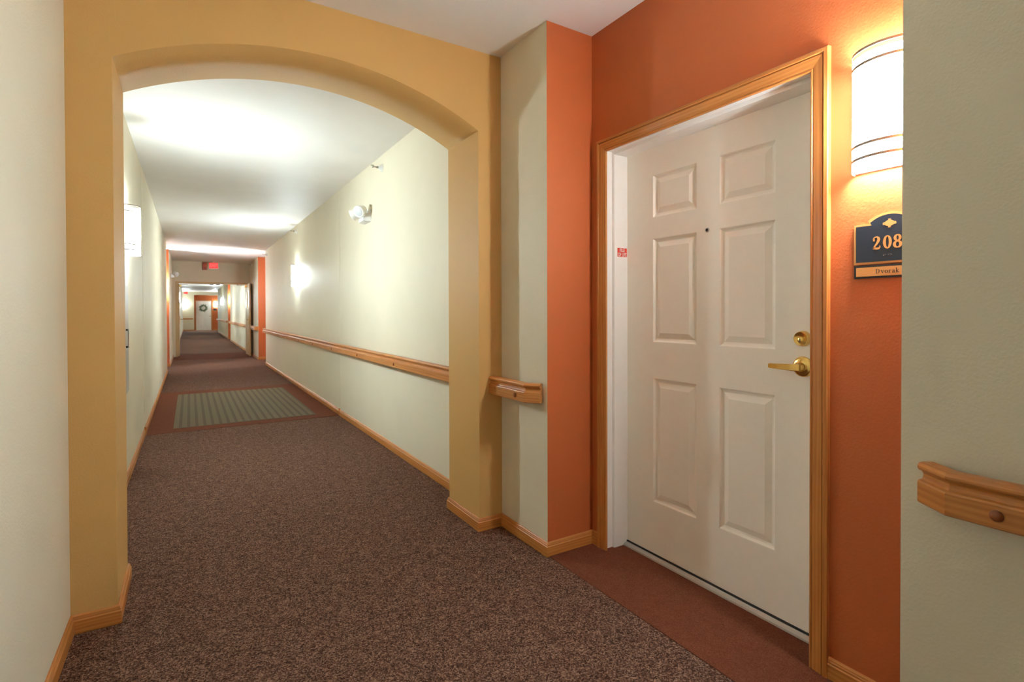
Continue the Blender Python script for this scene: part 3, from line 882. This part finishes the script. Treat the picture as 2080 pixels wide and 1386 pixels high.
x0_.location = (0.585, 16.90, H); x0_.rotation_euler = (0, 0, math.pi); x0_['label'] = 'lit red EXIT sign hanging before the header wall'
copy_thing(x0_, (-0.20, 40.8, H), math.pi, 'second exit sign far beyond the double doors')
al = thing('alarm_box', (0.378, YF, 2.53), 'dull red alarm box on the header wall left of the exit sign', 'alarm')
MB().box(0.322, 0.434, YF - 0.045, YF, 2.455, 2.66, 'alarmred').build('housing', al, bevel=0.006)
MB().box(0.352, 0.404, YF - 0.06, YF - 0.044, 2.56, 2.64, 'alarmred').build('strobe_lens', al, bevel=0.004)
for k in range(4):
    MB().box(0.346, 0.410, YF - 0.0475, YF - 0.044, 2.475 + k * 0.018, 2.483 + k * 0.018, 'rubber').build('grille_slot', al)

# ------------------------------------------------------------------ far door and wreath
EX0, EX1, EYF = 0.385, 1.300, YEND + 0.28
d3 = thing('door_3', (0.84, EYF, 0), 'far white door in the orange end recess, hung with a wreath', 'door', kind='structure')
for mb in sweep(CP, [(EX0, EYF, 0), (EX0, EYF, 2.06), (EX1, EYF, 2.06), (EX1, EYF, 0)], (0, -1, 0), 'oak', 0.2):
    mb.build('casing', d3)
lf3 = MB().box(EX0 + 0.002, EX1 - 0.002, EYF - 0.004, EYF, 0.01, 2.058, 'white').build('door_leaf', d3)
for cx0, cx1 in ((EX0 + 0.12, EX0 + 0.40), (EX0 + 0.515, EX0 + 0.795)):
    for (z0, z1) in rows:
        pb = MB()
        loops = [[(cx0 + i, EYF - 0.004 - d, z0 + i), (cx1 - i, EYF - 0.004 - d, z0 + i), (cx1 - i, EYF - 0.004 - d, z1 - i), (cx0 + i, EYF - 0.004 - d, z1 - i)] for i, d in ((0, 0), (0.012, 0.007), (0.03, 0.003), (0.05, 0.008))]
        pb.grid(loops, 'white', True, False); pb.poly(loops[-1], 'white')
        pb.build('panel', lf3)
MB().lathe([(0.03, 0), (0.03, 0.01), (0.012, 0.014), (0.012, 0.04), (0.028, 0.055), (0.02, 0.07), (0.001, 0.072)], 'brass', (EX1 - 0.07, EYF - 0.004, 1.0), (0, -1, 0), 16).build('door_knob', d3)
wrt = thing('wreath', (0.82, EYF - 0.03, 1.56), 'small green leafy wreath on the far white door', 'wreath')
ring = MB()
rws = []
for a in range(25):
    t = 2 * math.pi * a / 24
    c = Vector((0.82 + 0.175 * math.cos(t), EYF - 0.045, 1.56 + 0.175 * math.sin(t)))
    rd = Vector((math.cos(t), 0, math.sin(t)))
    rws.append([c + rd * 0.03 * math.cos(q * math.pi / 4) + Vector((0, 1, 0)) * 0.03 * math.sin(q * math.pi / 4) for q in range(8)])
ring.grid(rws, 'twig', True).build('twig_ring', wrt)
fo = MB()
for k in range(260):
    t = random.uniform(0, 2 * math.pi); rr = 0.175 + random.gauss(0, 0.03)
    p = Vector((0.82 + rr * math.cos(t), EYF - 0.07 + random.uniform(-0.02, 0.025), 1.56 + rr * math.sin(t)))
    a = t + random.choice((1.2, -0.4, 0.5, 1.9)) + random.uniform(-0.5, 0.5)
    d = Vector((math.cos(a), random.uniform(-0.5, 0.1), math.sin(a))).normalized()
    s_ = d.cross(Vector((random.uniform(-.4, .4), 1, random.uniform(-.4, .4)))).normalized()
    l, w_ = random.uniform(0.05, 0.085), random.uniform(0.012, 0.02)
    n_ = d.cross(s_) * 0.006
    fo.poly([p, p + d * l * 0.45 + s_ * w_, p + d * l, p + d * l * 0.5 + n_], 'leaf')
    fo.poly([p, p + d * l * 0.5 + n_, p + d * l, p + d * l * 0.45 - s_ * w_], 'leaf')
tag(fo.build('foliage', wrt, merge=False), kind='stuff')
sgn = thing('door_sign', (1.535, EYF, 1.40), 'tiny dark room sign below the sconce right of the wreath door', 'sign')
MB().box(1.44, 1.63, EYF - 0.006, EYF, 1.36, 1.53, 'navy').build('face_plate', sgn)
MB().box(1.45, 1.62, EYF - 0.008, EYF - 0.006, 1.365, 1.39, 'gold').build('name_strip', sgn)
